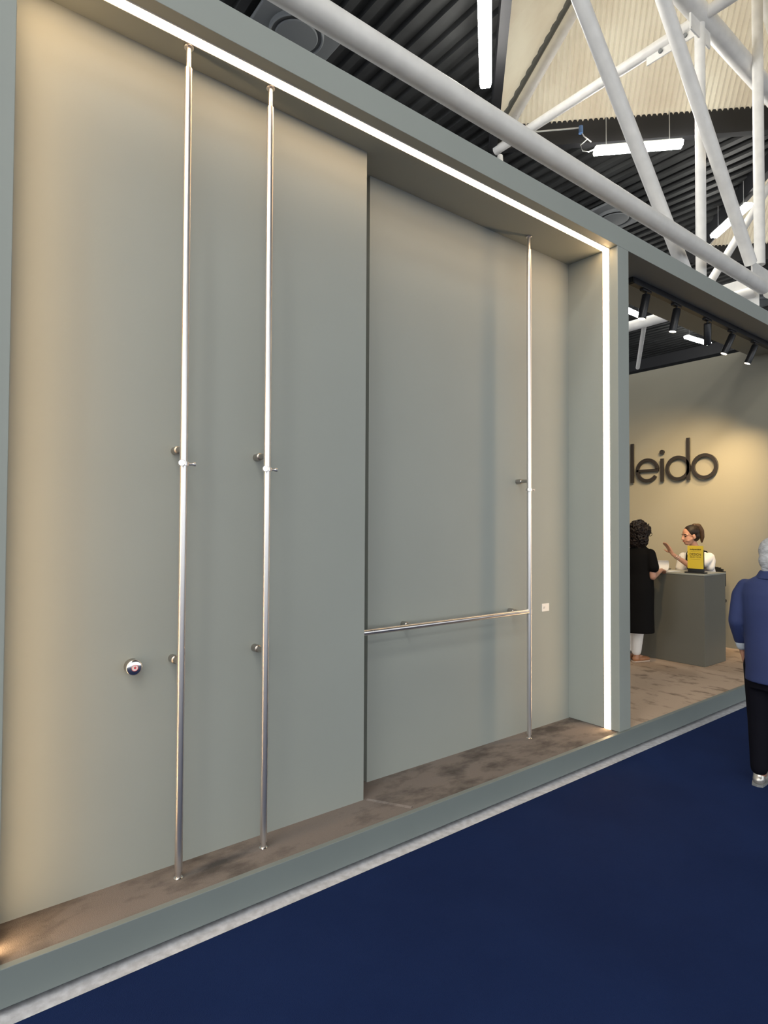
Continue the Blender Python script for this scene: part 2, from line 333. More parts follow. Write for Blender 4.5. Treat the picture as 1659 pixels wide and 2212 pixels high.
# hanging batten lamps
def lamp(a, b, label, cable=False):
    a, b = Vector(a), Vector(b); c = (a+b)/2; L = (b-a).length; ang = math.atan2(b.y-a.y, b.x-a.x)
    t = empty('batten_lamp', c, ang); tag(t, label, 'ceiling light', 'batten lamps hanging from the hall roof')
    w = 0.105
    bm = BM(); prof = [(-w, 0.045), (-w*0.78, -0.045), (w*0.78, -0.045), (w, 0.045)]
    A = [bm.verts.new((-L/2, y, z)) for y, z in prof]; B = [bm.verts.new((L/2, y, z)) for y, z in prof]
    bm.faces.new(A); bm.faces.new(B)
    for i in range(4): bm.faces.new((A[i], A[(i+1)%4], B[(i+1)%4], B[i]))
    obj('diffuser', bm, LAMP, t, bevel=0.012)
    obj('housing', box(BM(), -L/2+0.02, -w*0.9, 0.046, L/2-0.02, w*0.9, 0.085), LAMP_BODY, t, bevel=0.01)
    for s in (-1, 1):
        obj('hanger_wire', cyl(BM(), (s*L*0.36, 0, 0.085), (s*L*0.36, 0, ZR-c.z), 0.008, n=6), CABLE, t)
    if cable:
        pts = [(-L/2, 0, 0.05), (-L/2-0.10, 0.02, 0.02), (-L/2-0.22, 0.03, 0.05), (-L/2-0.26, 0.03, 0.18), (-L/2-0.12, 0.03, 0.30), (-L/2-0.05, 0.02, 0.22), (-L/2-0.2, 0, 0.34), (-L/2-0.26, 0, 0.45)]
        obj('cable', tube_path(BM(), pts, 0.012, 8), CABLE, t)
        bm = BM(); cyl(bm, (-L/2-0.26, 0, 0.40), (-L/2-0.26, 0, 0.55), 0.045, n=10); obj('plug', bm, BLUEPLUG, t)
        obj('conduit', cyl(BM(), (-L/2-0.26, 0, 0.52), (-L/2-1.6, 0, 0.52), 0.016, n=8), CABLE, t)
    return t
lamp((6.37, 5.86, 9.3), (7.66, 7.02, 9.3), 'bright batten lamp hanging at top centre beside the cream skylight')
lamp((10.76, 6.90, 9.3), (11.93, 5.68, 9.3), 'bright batten lamp with looped cable behind the slanted white pipes', True)
lamp((16.40, 7.00, 9.3), (15.42, 5.78, 9.3), 'bright batten lamp at the right edge below the farther skylight')
lamp((19.30, 11.30, 9.3), (20.62, 11.34, 9.3), 'batten lamp seen behind the first track spotlight by the post')
lamp((24.24, 11.44, 9.3), (25.92, 11.28, 9.3), 'batten lamp seen behind the middle track spotlight')

k_ = 0  # unseen lamps added over the aisle to light the stand from the left
for ax in (-14.0, -10.0, -6.0, -2.0):
    for ay in (-10.0, -6.5, -3.0, 0.5):
        sg_ = 1 if k_ % 2 else -1; k_ += 1
        lamp((ax-0.6, ay-0.6*sg_, 9.3), (ax+0.6, ay+0.6*sg_, 9.3), 'unseen batten lamp added high over the blue aisle to light the stand')

# round air diffusers on square plates
for x, lb in ((4.87, 'grey round air diffuser near the top above the fascia, nearest one'), (14.50, 'grey round air diffuser between fascia and main pipe at middle distance'), (24.05, 'grey round air diffuser at the far right above the fascia')):
    t = empty('air_diffuser', (x, 8.70, 9.90)); tag(t, lb, 'air vent', 'air diffusers on the hall roof')
    obj('plate', box(BM(), -0.72, -0.62, 0.0, 0.72, 0.62, 0.07), VENT, t, bevel=0.02)
    bm = BM(); lathe(bm, (0, 0, 0), (0, 0, -1), [(0, 0.46), (0.07, 0.46), (0.085, 0.44), (0.07, 0.42), (0.03, 0.41)], 36); obj('collar', bm, VENT, t)
    bm = BM(); lathe(bm, (0, 0, -0.05), (0, 0, -1), [(0, 0.30), (0.02, 0.36), (0.035, 0.34), (0.05, 0.05)], 32); obj('disc', bm, VENT, t)

# ------------------------------------------------------------------ stainless rails in the recess
def pole_parts(t, x, y, ywall, knob_side, zb=(1.98, 1.062), brackets=None):
    r = 0.0165
    def part(nm, bm, m=STEEL, p=t): o = obj(nm, bm, m); on(p, o) if p is t else None; return o
    part('lower_tube', cyl(BM(), (x, y, ZP+0.028), (x, y, 1.93), r, n=40))
    part('upper_tube', cyl(BM(), (x, y, 1.93), (x, y, 3.645), r, n=40))
    part('coupling', cyl(BM(), (x, y, 2.03), (x, y, 2.045), r+0.0006, n=40))
    part('coupling', cyl(BM(), (x, y, 0.97), (x, y, 1.125), r+0.0007, n=40))
    bm = BM(); lathe(bm, (x, y, 3.640), (0, 0, 1), [(0, r), (0.006, r*0.95), (0.008, 0.0115)], 32); part('neck_collar', bm, STEEL_POL)
    part('telescopic_neck', cyl(BM(), (x, y, 3.645), (x, y, ZS-0.006), 0.0112, n=32))
    bm = BM(); lathe(bm, (x, y, ZS-0.001), (0, 0, -1), [(0, 0.0215), (0.006, 0.0215), (0.009, 0.019)], 36); part('ceiling_flange', bm, STEEL)
    part('foot_neck', cyl(BM(), (x, y, ZP+0.006), (x, y, ZP+0.03), 0.012, n=32))
    bm = BM(); lathe(bm, (x, y, ZP-0.002), (0, 0, 1), [(0, 0.0195), (0.005, 0.0195), (0.008, 0.016)], 36); part('floor_flange', bm, STEEL_POL)
    for z in (zb if brackets is None else brackets):
        b = part('wall_bracket', cyl(BM(), (x, y+0.012, z), (x, ywall, z), 0.0125, n=28), STEEL_DK)
        bm = BM(); lathe(bm, (x, ywall+0.001, z), (0, -1, 0), [(0, 0.0175), (0.045, 0.0175), (0.050, 0.0125)], 36)
        f = obj('wall_flange', bm, STEEL_DK); f.parent = b
    z = 1.914
    bm = BM(); lathe(bm, (x, y, z-0.0085), (0, 0, 1), [(0, r+0.001), (0, r+0.0060), (0.017, r+0.0060), (0.017, r+0.001)], 36); c = part('clamp_ring', bm, STEEL)
    kd = Vector((knob_side, -0.85, 0)).normalized()
    bm = BM(); p0 = Vector((x, y, z))+kd*(r+0.003)
    cyl(bm, p0, p0+kd*0.014, 0.007, n=20); lathe(bm, p0+kd*0.012, kd, [(0, 0.0125), (0.014, 0.0145), (0.017, 0.0130)], 28); k = obj('clamp_knob', bm, STEEL_POL); k.parent = c
    hd = Vector((1, -0.12, 0)).normalized(); p0 = Vector((x, y, z))+hd*(r+0.002)
    bm = BM(); lathe(bm, p0, hd, [(0, 0.0055), (0.018, 0.0055), (0.024, 0.0088), (0.032, 0.0088)], 20); h = obj('clamp_handle', bm, STEEL); h.parent = c
# children-of-children keep plain parenting: on() offsets live on the part, sub-parts sit in the part's own space
t1 = empty('grab_rail', (0.903, 2.565, ZP)); tag(t1, 'floor to ceiling stainless steel pole nearest the round chrome button', 'grab rail', 'stainless rails in the display recess')
pole_parts(t1, 0.903, 2.565, YPAN, -0.45)
t2 = empty('grab_rail', (1.298, 2.565, ZP)); tag(t2, 'second floor to ceiling stainless steel pole from the left, on the projecting panel', 'grab rail', 'stainless rails in the display recess')
pole_parts(t2, 1.298, 2.565, YPAN, -0.55)
t3 = empty('grab_rail', (3.447, 2.74, ZP)); tag(t3, 'stainless pole with joined horizontal handrail in the deeper right part of the recess', 'grab rail', 'stainless rails in the display recess')
pole_parts(t3, 3.447, 2.74, YBACK, -0.9, brackets=(1.977,))
on(t3, obj('horizontal_bar', cyl(BM(), (1.956, 2.74, 1.050), (3.435, 2.74, 1.050), 0.0165, n=40), STEEL))
on(t3, obj('bar_coupling', cyl(BM(), (2.05, 2.74, 1.050), (2.52, 2.74, 1.050), 0.0172, n=40), STEEL))
for bx in (2.37, 3.36):
    b = on(t3, obj('wall_bracket', cyl(BM(), (bx, 2.752, 1.050), (bx, YBACK, 1.050), 0.0125, n=28), STEEL_DK))
    bm = BM(); lathe(bm, (bx, YBACK+0.001, 1.050), (0, -1, 0), [(0, 0.0175), (0.045, 0.0175), (0.050, 0.0125)], 36); f = obj('wall_flange', bm, STEEL_DK); f.parent = b
bm = BM(); lathe(bm, (3.447, 2.74, 1.05-0.022), (0, 0, 1), [(0, 0.0166), (0.003, 0.019), (0.041, 0.019), (0.044, 0.0166)], 36); on(t3, obj('tee_joint', bm, STEEL))

# round knob on the panel
kx, kz = 0.731, 1.052
t = empty('wall_button', (kx, YPAN, kz)); tag(t, 'round chrome wall button with small red mark beside the first pole', 'button')
bm = BM(); lathe(bm, (0, 0.001, 0), (0, -1, 0), [(0, 0.030), (0.004, 0.031), (0.010, 0.030), (0.030, 0.024), (0.034, 0.022)], 40); obj('stem', bm, STEEL_DK, t)
bm = BM(); lathe(bm, (0, -0.034, 0), (0, -1, 0), [(0, 0.024), (0.004, 0.033), (0.012, 0.0335), (0.0155, 0.031), (0.0175, 0.026), (0.0190, 0.019), (0.0198, 0.012), (0.0200, 0.006)], 48); cp = obj('cap', bm, STEEL_POL, t)
for pl in cp.data.polygons: pl.use_smooth = True
bm = BM(); lathe(bm, (0, -0.0530, 0), (0, -1, 0), [(0, 0.0135), (0.0015, 0.0135)], 32); st = obj('sticker', bm, PAPER, t)
bm = BM()
def annulus(bm, c, r0, r1, y, th, n=40, a0=0, a1=2*PI):
    k = max(6, int(n*(a1-a0)/(2*PI))); ring = []
    for i in range(k+1):
        a = a0+(a1-a0)*i/k; ca, sa = math.cos(a), math.sin(a)
        ring.append([bm.verts.new((c[0]+r*ca, yy, c[1]+r*sa)) for r, yy in ((r0, y), (r1, y), (r1, y-th), (r0, y-th))])
    for a, b in zip(ring, ring[1:]):
        for j in range(4): bm.faces.new((a[j], a[(j+1)%4], b[(j+1)%4], b[j]))
    if a1-a0 < 2*PI-1e-4: bm.faces.new(ring[0]); bm.faces.new(ring[-1])
    return bm
annulus(bm, (0, 0), 0.0115, 0.0133, -0.0544, 0.0006); annulus(bm, (0.001, 0.001), 0.0022, 0.0052, -0.0544, 0.0006, a0=0.3, a1=5.6); box(bm, -0.003, -0.0550, -0.001, 0.005, -0.0544, 0.002)
o = obj('red_mark', bm, RED); o.parent = st

t = empty('label_card', (3.775, YBACK, 1.040)); tag(t, 'small white information card fixed to the wall right of the third pole', 'card')
obj('card', box(BM(), -0.043, -0.004, -0.029, 0.043, 0.0, 0.029), PAPER, t)
bm = BM()
for k in range(3): box(bm, -0.030, -0.0046, 0.004-k*0.006, -0.004-0.004*k, -0.004, 0.006-k*0.006)
obj('print', bm, VENT, t)

# ------------------------------------------------------------------ lettering on the right wall (reading towards -Y)
tl = empty('wall_lettering', (7.99, 4.0, 2.275)); tag(tl, 'large dark bronze raised lettering reading kaleido on the beige wall', 'lettering')
Z0, XH, ST, ASC = 0.0, 0.330, 0.043, 0.553
def lp(y):  # world y -> local y
    return y-4.0
def ring2(bm, cy, cz, ro, ri, a0=0.0, a1=2*PI, n=64, th=0.028):
    k = int(n*(a1-a0)/(2*PI)); ring = []
    full = a1-a0 > 2*PI-1e-4
    for i in range(k if full else k+1):
        a = a0+(a1-a0)*i/k; ca, sa = math.cos(a), math.sin(a)
        # angle measured counter-clockwise as the reader sees it (reader's right = -Y)
        ring.append([bm.verts.new((xx, cy-r*ca, cz+r*sa)) for r, xx in ((ri, 0.0), (ro, 0.0), (ro, -th), (ri, -th))])
    m = len(ring)
    for i in range(m if full else m-1):
        a, b = ring[i], ring[(i+1) % m]
        for j in range(4): bm.faces.new((a[j], a[(j+1)%4], b[(j+1)%4], b[j]))
    if not full: bm.faces.new(ring[0]); bm.faces.new(ring[-1])
def bar(bm, y0, z0, y1, z1, th=0.028): box(bm, -th, min(y0, y1), z0, 0.0, max(y0, y1), z1)
def sbar(bm, p, q, w, th=0.028):
    d = Vector((q[0]-p[0], q[1]-p[1])); n = Vector((-d.y, d.x)).normalized()*w/2
    pts = [(p[0]+n.x, p[1]+n.y), (p[0]-n.x, p[1]-n.y), (q[0]-n.x, q[1]-n.y), (q[0]+n.x, q[1]+n.y)]
    A = [bm.verts.new((0, a, b)) for a, b in pts]; B = [bm.verts.new((-th, a, b)) for a, b in pts]
    bm.faces.new(A); bm.faces.new(B)
    for i in range(4): bm.faces.new((A[i], A[(i+1)%4], B[(i+1)%4], B[i]))
def letter(fn):
    bm = BM(); fn(bm); return obj('letter', bm, LETTER, tl, bevel=0.002)
RO = XH/2; RI = RO-ST
def L_o(bm): ring2(bm, lp(3.540), RO, RO, RI)
def L_d(bm): ring2(bm, lp(3.880), RO, RO, RI); bar(bm, lp(3.724), Z0, lp(3.767), ASC)
def L_i(bm): bar(bm, lp(4.073), Z0, lp(4.116), XH-0.02); ring2(bm, lp(4.095), XH+0.068, 0.031, 0.001, n=32)
def L_e(bm):
    ring2(bm, lp(4.305), RO, RO, RI, 0.02, 2*PI-0.62); bar(bm, lp(4.305)-RO+0.004, RO-0.020, lp(4.305)+RO-0.01, RO+0.014)
def L_l(bm): bar(bm, lp(4.503), Z0, lp(4.548), ASC)
def L_a(bm): ring2(bm, lp(4.765), RO, RO, RI); bar(bm, lp(4.605), Z0, lp(4.648), XH)
def L_k(bm):
    bar(bm, lp(5.185), Z0, lp(5.228), ASC); sbar(bm, (lp(5.19), 0.125), (lp(5.000), XH), ST); sbar(bm, (lp(5.12), 0.175), (lp(4.975), 0.005), ST)
for fn in (L_k, L_a, L_l, L_e, L_i, L_d, L_o): letter(fn)
for (y, z) in ((4.525, 0.1), (3.745, 0.3), (3.54, 0.02), (4.305, 0.02), (4.095, 0.15), (4.765, 0.02), (5.2, 0.2), (4.095, XH+0.068)):
    obj('spacer', cyl(BM(), (0.031, lp(y), z+0.005), (-0.01, lp(y), z+0.005), 0.008, n=10), LETTER, tl)

# ------------------------------------------------------------------ lighting track and spotlights
tk = empty('lighting_track', (6.2, 2.70, ZS)); tag(tk, 'black lighting track fixed under the header of the opening', 'light track')
on(tk, obj('track_rail', box(BM(), 4.70, 2.640, ZS-0.052, 8.0, 2.692, ZS), BLACK_METAL, bevel=0.003))
on(tk, obj('end_cap', box(BM(), 4.685, 2.645, ZS-0.047, 4.70, 2.691, ZS), BLACK_PLASTIC))
spots = [(4.94, (-0.10, 0.16, -1), 'first black track spotlight, next to the tall post'), (5.48, (-0.08, 0.16, -1), 'second black track spotlight from the post'),
         (6.10, (0.42, 0.20, -1), 'middle black track spotlight turned away from the camera'), (6.66, (-0.22, 0.36, -1), 'fourth black track spotlight from the post'),
         (7.24, (-0.18, 0.36, -1), 'black track spotlight nearest the lettered wall in view')]
aims = [(6.9, 4.2, 1.2), (8.02, 4.5, 1.6), (8.02, 4.1, 1.9), (8.02, 3.8, 1.9), (8.02, 3.3, 1.7)]
for (x, d, lb), aim in zip(spots, aims):
    d = Vector(d).normalized(); y = 2.668
    t = empty('track_spotlight', (x, y, ZS-0.045)); tag(t, lb, 'spotlight', 'black spotlights on the track')
    obj('adapter', box(BM(), -0.075, -0.018, -0.022, 0.06, 0.018, 0.0), BLACK_METAL, t, bevel=0.003)
    obj('stem', cyl(BM(), (0.0, 0, -0.02), (0.0, 0, -0.05), 0.009, n=14), BLACK_METAL, t)
    p = Vector((0, 0, -0.050))
    bd = obj('body', lathe(BM(), p-d*0.01, d, [(0, 0.030), (0.005, 0.034), (0.205, 0.034), (0.21, 0.033)], 32), BLACK_METAL, t)
    for pl in bd.data.polygons: pl.use_smooth = len(pl.vertices) == 4
    obj('lens', cyl(BM(), p+d*0.1990, p+d*0.2006, 0.0295, n=28), SPOT_LENS, t)
    obj('pivot', cyl(BM(), (-0.02, 0, -0.062), (0.02, 0, -0.062), 0.006, n=10), STEEL, t)
    li = bpy.data.lights.new('spot_beam', 'SPOT'); li.energy = SPOT_POWER; li.color = (1.0, 0.72, 0.38); li.spot_size = math.radians(64); li.spot_blend = 0.9; li.shadow_soft_size = 0.03
    lo_ = bpy.data.objects.new('spot_beam', li); COL.objects.link(lo_)
    src = Vector((x, y, ZS-0.12)) + d*0.215
    lo_.location = src; lo_.rotation_euler = (Vector(aim)-src).to_track_quat('-Z', 'Y').to_euler()

# ------------------------------------------------------------------ reception counter, chair, things on it
ct = empty('reception_counter', (6.95, 3.5, ZP)); tag(ct, 'grey green box counter with pale top standing before the lettered wall', 'counter')
on(ct, obj('front_panel', box(BM(), 6.69, 2.98, ZP, 6.715, 4.30, 1.130), COUNTER, bevel=0.002))
on(ct, obj('side_panel', box(BM(), 6.715, 2.98, ZP, 7.20, 3.005, 1.130), COUNTER, bevel=0.002))
on(ct, obj('side_panel', box(BM(), 6.715, 4.275, ZP, 7.20, 4.30, 1.130), COUNTER, bevel=0.002))
on(ct, obj('shelf', box(BM(), 6.715, 3.005, 0.70, 7.18, 4.275, 0.72), COUNTER))
on(ct, obj('top', box(BM(), 6.685, 2.975, 1.130, 7.205, 4.305, 1.147), COUNTER_TOP, bevel=0.002))

chr_ = empty('counter_chair', (7.63, 3.430, ZP)); tag(chr_, 'tall black chair behind the counter, its backrest showing beside the seated woman', 'chair')
obj('seat', box(BM(), -0.20, -0.21, 0.58, 0.20, 0.21, 0.625), BLACK_PLASTIC, chr_, bevel=0.015)
bm = BM(); R_ = 0.5
for k in range(12):
    a0 = -0.42+0.84*k/12; a1 = a0+0.07
    for zz in ((0.78, 1.012),):
        pts = [(0.20-R_+R_*math.cos(a0)+0.03, R_*math.sin(a0)), (0.20-R_+R_*math.cos(a1)+0.03, R_*math.sin(a1)), (0.20-R_+(R_-0.02)*math.cos(a1)+0.03, (R_-0.02)*math.sin(a1)), (0.20-R_+(R_-0.02)*math.cos(a0)+0.03, (R_-0.02)*math.sin(a0))]
        h = 1.012-0.05*((k-5.5)/5.5)**4
        A = [bm.verts.new((a, b, 0.78)) for a, b in pts]; B = [bm.verts.new((a, b, h)) for a, b in pts]
        bm.faces.new(A); bm.faces.new(B)
        for i in range(4): bm.faces.new((A[i], A[(i+1)%4], B[(i+1)%4], B[i]))
obj('backrest', bm, BLACK_PLASTIC, chr_)
for sx in (-1, 1):
    for sy in (-1, 1):
        obj('leg', cyl(BM(), (sx*0.15, sy*0.13, 0.585), (sx*0.16, sy*0.14, 0.0), 0.013, n=12), BLACK_METAL, chr_)
for sy in (-1, 1): obj('back_post', cyl(BM(), (0.18, sy*0.17, 0.60), (0.20, sy*0.17, 0.83), 0.012, n=10), BLACK_METAL, chr_)
bm = BM()
for a, b in (((-0.157, -0.137), (-0.157, 0.137)), ((0.157, -0.137), (0.157, 0.137))): cyl(bm, (a[0], a[1], 0.2), (b[0], b[1], 0.2), 0.009, n=10)
obj('footrest', bm, BLACK_METAL, chr_)

def text_part(body, size, loc, parent, m, shear=0.0, bold=0.0, xs=1.0):
    cu = bpy.data.curves.new('txt', 'FONT'); cu.body = body; cu.size = size; cu.align_x = 'CENTER'; cu.align_y = 'CENTER'; cu.shear = shear; cu.offset = bold; cu.extrude = 0.0003; cu.space_character = 1.0
    o = bpy.data.objects.new('txt', cu); COL.objects.link(o); dg = bpy.context.evaluated_depsgraph_get(); me = bpy.data.meshes.new_from_object(o.evaluated_get(dg)); bpy.data.objects.remove(o)
    r = bpy.data.objects.new('lettering', me); COL.objects.link(r); me.materials.clear(); me.materials.append(m); r.parent = parent
    # facing -X: reader's right is -Y, up is Z
    r.matrix_local = Matrix.Translation(loc) @ Matrix(((0, 0, -1, 0), (-1, 0, 0, 0), (0, 1, 0, 0), (0, 0, 0, 1))) @ Matrix.Diagonal((xs, 1, 1, 1))
    return r
sg = empty('sign_stand', (6.80, 3.12, 1.147)); tag(sg, 'yellow printed sign in a black tabletop stand on the counter', 'sign')
obj('base', box(BM(), -0.045, -0.104, 0.0, 0.05, 0.104, 0.014), BLACK_PLASTIC, sg, bevel=0.003)
obj('holder', box(BM(), -0.004, -0.085, 0.013, 0.020, 0.085, 0.26), BLACK_PLASTIC, sg, bevel=0.003)
cd = obj('yellow_card', box(BM(), -0.0075, -0.0855, 0.050, -0.0042, 0.0855, 0.302), YELLOW, sg)
xt = -0.0080
text_part('independent', 0.024, (xt, 0, 0.262), cd, INK, 0.25, 0.0006)
text_part('DESIGN', 0.036, (xt, 0, 0.206), cd, INK, 0, 0.0004)
text_part('SELECTION', 0.0235, (xt, 0, 0.177), cd, INK)
bm = BM(); box(bm, xt-0.0004, -0.052, 0.2365, xt, 0.052, 0.2377); box(bm, xt-0.0004, -0.052, 0.1515, xt, 0.052, 0.1527); o = obj('rule', bm, INK); o.parent = cd

def sheet(name, label, cat, loc, rz, w, l, curl, m, th=0.0015):
    """a sheet lying on the counter; curl lifts its far end"""
    bm = BM(); n = 14; prev = None
    for i in range(n+1):
        s = i/n; x = l*s; z = 0.0
        if curl:
            a = max(0.0, s-0.35)*curl; x = l*(min(s, 0.35)+ (math.sin(a)/curl)); z = l*(1-math.cos(a))/curl
        cur = [bm.verts.new((x, y, z+dz)) for y, dz in ((-w/2, 0), (w/2, 0), (w/2, th), (-w/2, th))]
        if prev:
            for j in range(4): bm.faces.new((prev[j], prev[(j+1)%4], cur[(j+1)%4], cur[j]))
        else: bm.faces.new(cur)
        prev = cur
    bm.faces.new(prev); o = obj(name, bm, m); o.location = loc; o.rotation_euler = (0, 0, rz); tag(o, label, cat); return o
sheet('brochure', 'white brochure lying open on the counter in front of the woman in black', 'brochure', (6.70, 3.46, 1.1475), 0.0, 0.21, 0.24, 0, PAPER, 0.006)
sheet('leaflet', 'white leaflet held up and curling beside the arm of the woman in black', 'leaflet', (6.64, 3.47, 1.165), 0.2, 0.17, 0.23, 4.0, PAPER)
t = empty('tablet', (7.05, 3.70, 1.1475), 0.1); tag(t, 'thin dark tablet lying on the counter behind the brochure', 'tablet')
obj('case', box(BM(), -0.12, -0.13, 0, 0.12, 0.13, 0.009), BLACK_PLASTIC, t, bevel=0.003); obj('screen', box(BM(), -0.105, -0.115, 0.009, 0.105, 0.115, 0.010), EYE, t)

# ------------------------------------------------------------------ people
_b = bmesh.new(); bmesh.ops.create_icosphere(_b, subdivisions=2, radius=1.0); _b.verts.ensure_lookup_table()
ICO_V = [v.co.copy() for v in _b.verts]; ICO_F = [tuple(v.index for v in f.verts) for f in _b.faces]; _b.free()
_b = bmesh.new(); bmesh.ops.create_icosphere(_b, subdivisions=3, radius=1.0)
ICO3_V = [v.co.copy() for v in _b.verts]; ICO3_F = [tuple(v.index for v in f.verts) for f in _b.faces]; _b.free()
PEOPLE_TMP = []
def union_mesh(name, prims, m, voxel=0.008, smooth=6, parent=None, mats=None):
    """one continuous skin grown over tapered capsules, ellipsoids and lofts"""
    V, F = [], []
    def ring_add(rings, n):
        base = len(V)
        for r in rings: V.extend(r)
        for j in range(len(rings)-1):
            for i in range(n):
                a = base+j*n+i; b2 = base+j*n+(i+1) % n; F.append((a, b2, b2+n, a+n))
        F.append(tuple(range(base+n-1, base-1, -1))); e = base+(len(rings)-1)*n; F.append(tuple(range(e, e+n)))
    for pr_ in prims:
        k = pr_[0]
        if k == 'cap':
            _, p, q, r0, r1 = pr_; p, q = Vector(p), Vector(q); n = 12
            if (q-p).length > 1e-5:
                d, u, v = frame_of(q-p); cs = [(u*math.cos(2*PI*i/n)+v*math.sin(2*PI*i/n)) for i in range(n)]
                ring_add([[p+c*r0 for c in cs], [q+c*r1 for c in cs]], n)
            for c, r in ((p, r0), (q, r1)):
                base = len(V); V.extend([c+w*r for w in ICO_V]); F.extend([tuple(base+i for i in f) for f in ICO_F])
        elif k == 'ell':
            _, c, rad = pr_[:3]; rot = pr_[3] if len(pr_) > 3 else Matrix.Identity(3); c = Vector(c)
            base = len(V); V.extend([c+rot @ Vector((w.x*rad[0], w.y*rad[1], w.z*rad[2])) for w in ICO3_V]); F.extend([tuple(base+i for i in f) for f in ICO3_F])
        elif k == 'loft':
            n = 28; ring_add([[Vector((x+rx*math.cos(2*PI*i/n), y+ry*math.sin(2*PI*i/n), z)) for i in range(n)] for (x, y, z, rx, ry) in pr_[1]], n)
    me = bpy.data.meshes.new(name); me.from_pydata(V, [], F)
    for mm in (mats or [m]): me.materials.append(mm)
    o = bpy.data.objects.new(name, me); COL.objects.link(o)
    r = o.modifiers.new('skin', 'REMESH'); r.mode = 'VOXEL'; r.voxel_size = voxel; r.use_smooth_shade = True
    sm = o.modifiers.new('soften', 'SMOOTH'); sm.iterations = smooth; sm.factor = 0.5
    PEOPLE_TMP.append(o)
    if parent: o.parent = parent
    return o
def head(prims, c, fwd=(1, 0, 0), s=1.0):
    """skull, jaw, nose, ears; c = centre of the skull at eye height"""
    f = Vector(fwd).normalized(); up = Vector((0, 0, 1)); up = (up - f*up.dot(f)).normalized(); l = up.cross(f).normalized()
    rot = Matrix((f, l, up)).transposed()
    P3 = lambda a, b, d: Vector(c) + (f*a + l*b + up*d)*s
    prims += [('ell', P3(-0.012, 0, 0.035), (0.094*s, 0.074*s, 0.085*s), rot), ('ell', P3(0.022, 0, -0.025), (0.066*s, 0.060*s, 0.082*s), rot),
              ('ell', P3(0.040, 0, -0.080), (0.040*s, 0.040*s, 0.030*s), rot), ('cap', P3(0.050, 0.034, -0.05), P3(-0.03, 0.058, -0.02), 0.022*s, 0.016*s), ('cap', P3(0.050, -0.034, -0.05), P3(-0.03, -0.058, -0.02), 0.022*s, 0.016*s),
              ('cap', P3(0.083, 0, 0.012), P3(0.100, 0, -0.030), 0.009*s, 0.013*s), ('ell', P3(0.088, 0.010, -0.034), (0.012*s, 0.009*s, 0.008*s), rot), ('ell', P3(0.088, -0.010, -0.034), (0.012*s, 0.009*s, 0.008*s), rot),
              ('cap', P3(0.074, 0.022, 0.022), P3(0.062, 0.050, 0.020), 0.013*s, 0.010*s), ('cap', P3(0.074, -0.022, 0.022), P3(0.062, -0.050, 0.020), 0.013*s, 0.010*s),
              ('ell', P3(0.076, 0, -0.058), (0.014*s, 0.024*s, 0.010*s), rot),
              ('ell', P3(-0.012, 0.074, -0.008), (0.018*s, 0.009*s, 0.031*s), rot), ('ell', P3(-0.012, -0.074, -0.008), (0.018*s, 0.009*s, 0.031*s), rot)]
    return P3, rot
def face_details(parent, P3, rot, s=1.0, lips=LIP):
    for sgn in (-1, 1):
        bm = BM(); bmesh.ops.create_icosphere(bm, subdivisions=2, radius=1, matrix=Matrix.Translation(P3(0.074, sgn*0.031, 0.002)) @ rot.to_4x4() @ Matrix.Diagonal((0.008*s, 0.014*s, 0.006*s, 1))); obj('eye', bm, EYE, parent)
        bm = BM(); tube_path(bm, [P3(0.085, sgn*0.014, 0.024), P3(0.081, sgn*0.032, 0.030), P3(0.068, sgn*0.050, 0.024)], 0.004*s, 8); obj('eyebrow', bm, HAIR_DK, parent)
    bm = BM(); bmesh.ops.create_icosphere(bm, subdivisions=2, radius=1, matrix=Matrix.Translation(P3(0.087, 0, -0.058)) @ rot.to_4x4() @ Matrix.Diagonal((0.008*s, 0.020*s, 0.008*s, 1))); obj('lips', bm, lips, parent)
def hand(prims, wrist, d, palm_n, side, curl=0.35, s=1.0, spread=0.10):
    """palm with four fingers and a thumb; d: towards the fingers, palm_n: out of the palm, side: towards the thumb"""
    d = Vector(d).normalized(); nrm = Vector(palm_n); nrm = (nrm-d*nrm.dot(d)).normalized(); sd = Vector(side); sd = (sd-d*sd.dot(d)-nrm*sd.dot(nrm)).normalized(); w = Vector(wrist)
    prims.append(('cap', w, w+d*0.03*s, 0.021*s, 0.022*s))
    for k in (-1.1, -0.35, 0.4, 1.1): prims.append(('cap', w+d*0.02*s+sd*k*0.012*s, w+d*0.085*s+sd*k*0.022*s, 0.014*s, 0.0115*s))
    lens = {1.1: 0.072, 0.4: 0.080, -0.35: 0.074, -1.1: 0.058}
    for k, L in lens.items():
        p = w+d*0.085*s+sd*k*0.022*s; dd = (d+sd*k*spread).normalized(); c = curl
        for j, fr in enumerate((0.45, 0.32, 0.23)):
            q = p+(dd*math.cos(c)+nrm*math.sin(c))*L*fr*s; prims.append(('cap', p, q, (0.0092-0.0008*j)*s, (0.0086-0.0008*j)*s)); p = q; c += curl*0.9
    p = w+d*0.03*s+sd*0.020*s; q = p+(d*0.6+sd*0.75+nrm*0.25).normalized()*0.042*s; prims.append(('cap', p, q, 0.013*s, 0.0105*s))
    prims.append(('cap', q, q+(d*0.9+sd*0.3+nrm*0.25).normalized()*0.03*s, 0.0105*s, 0.0085*s))
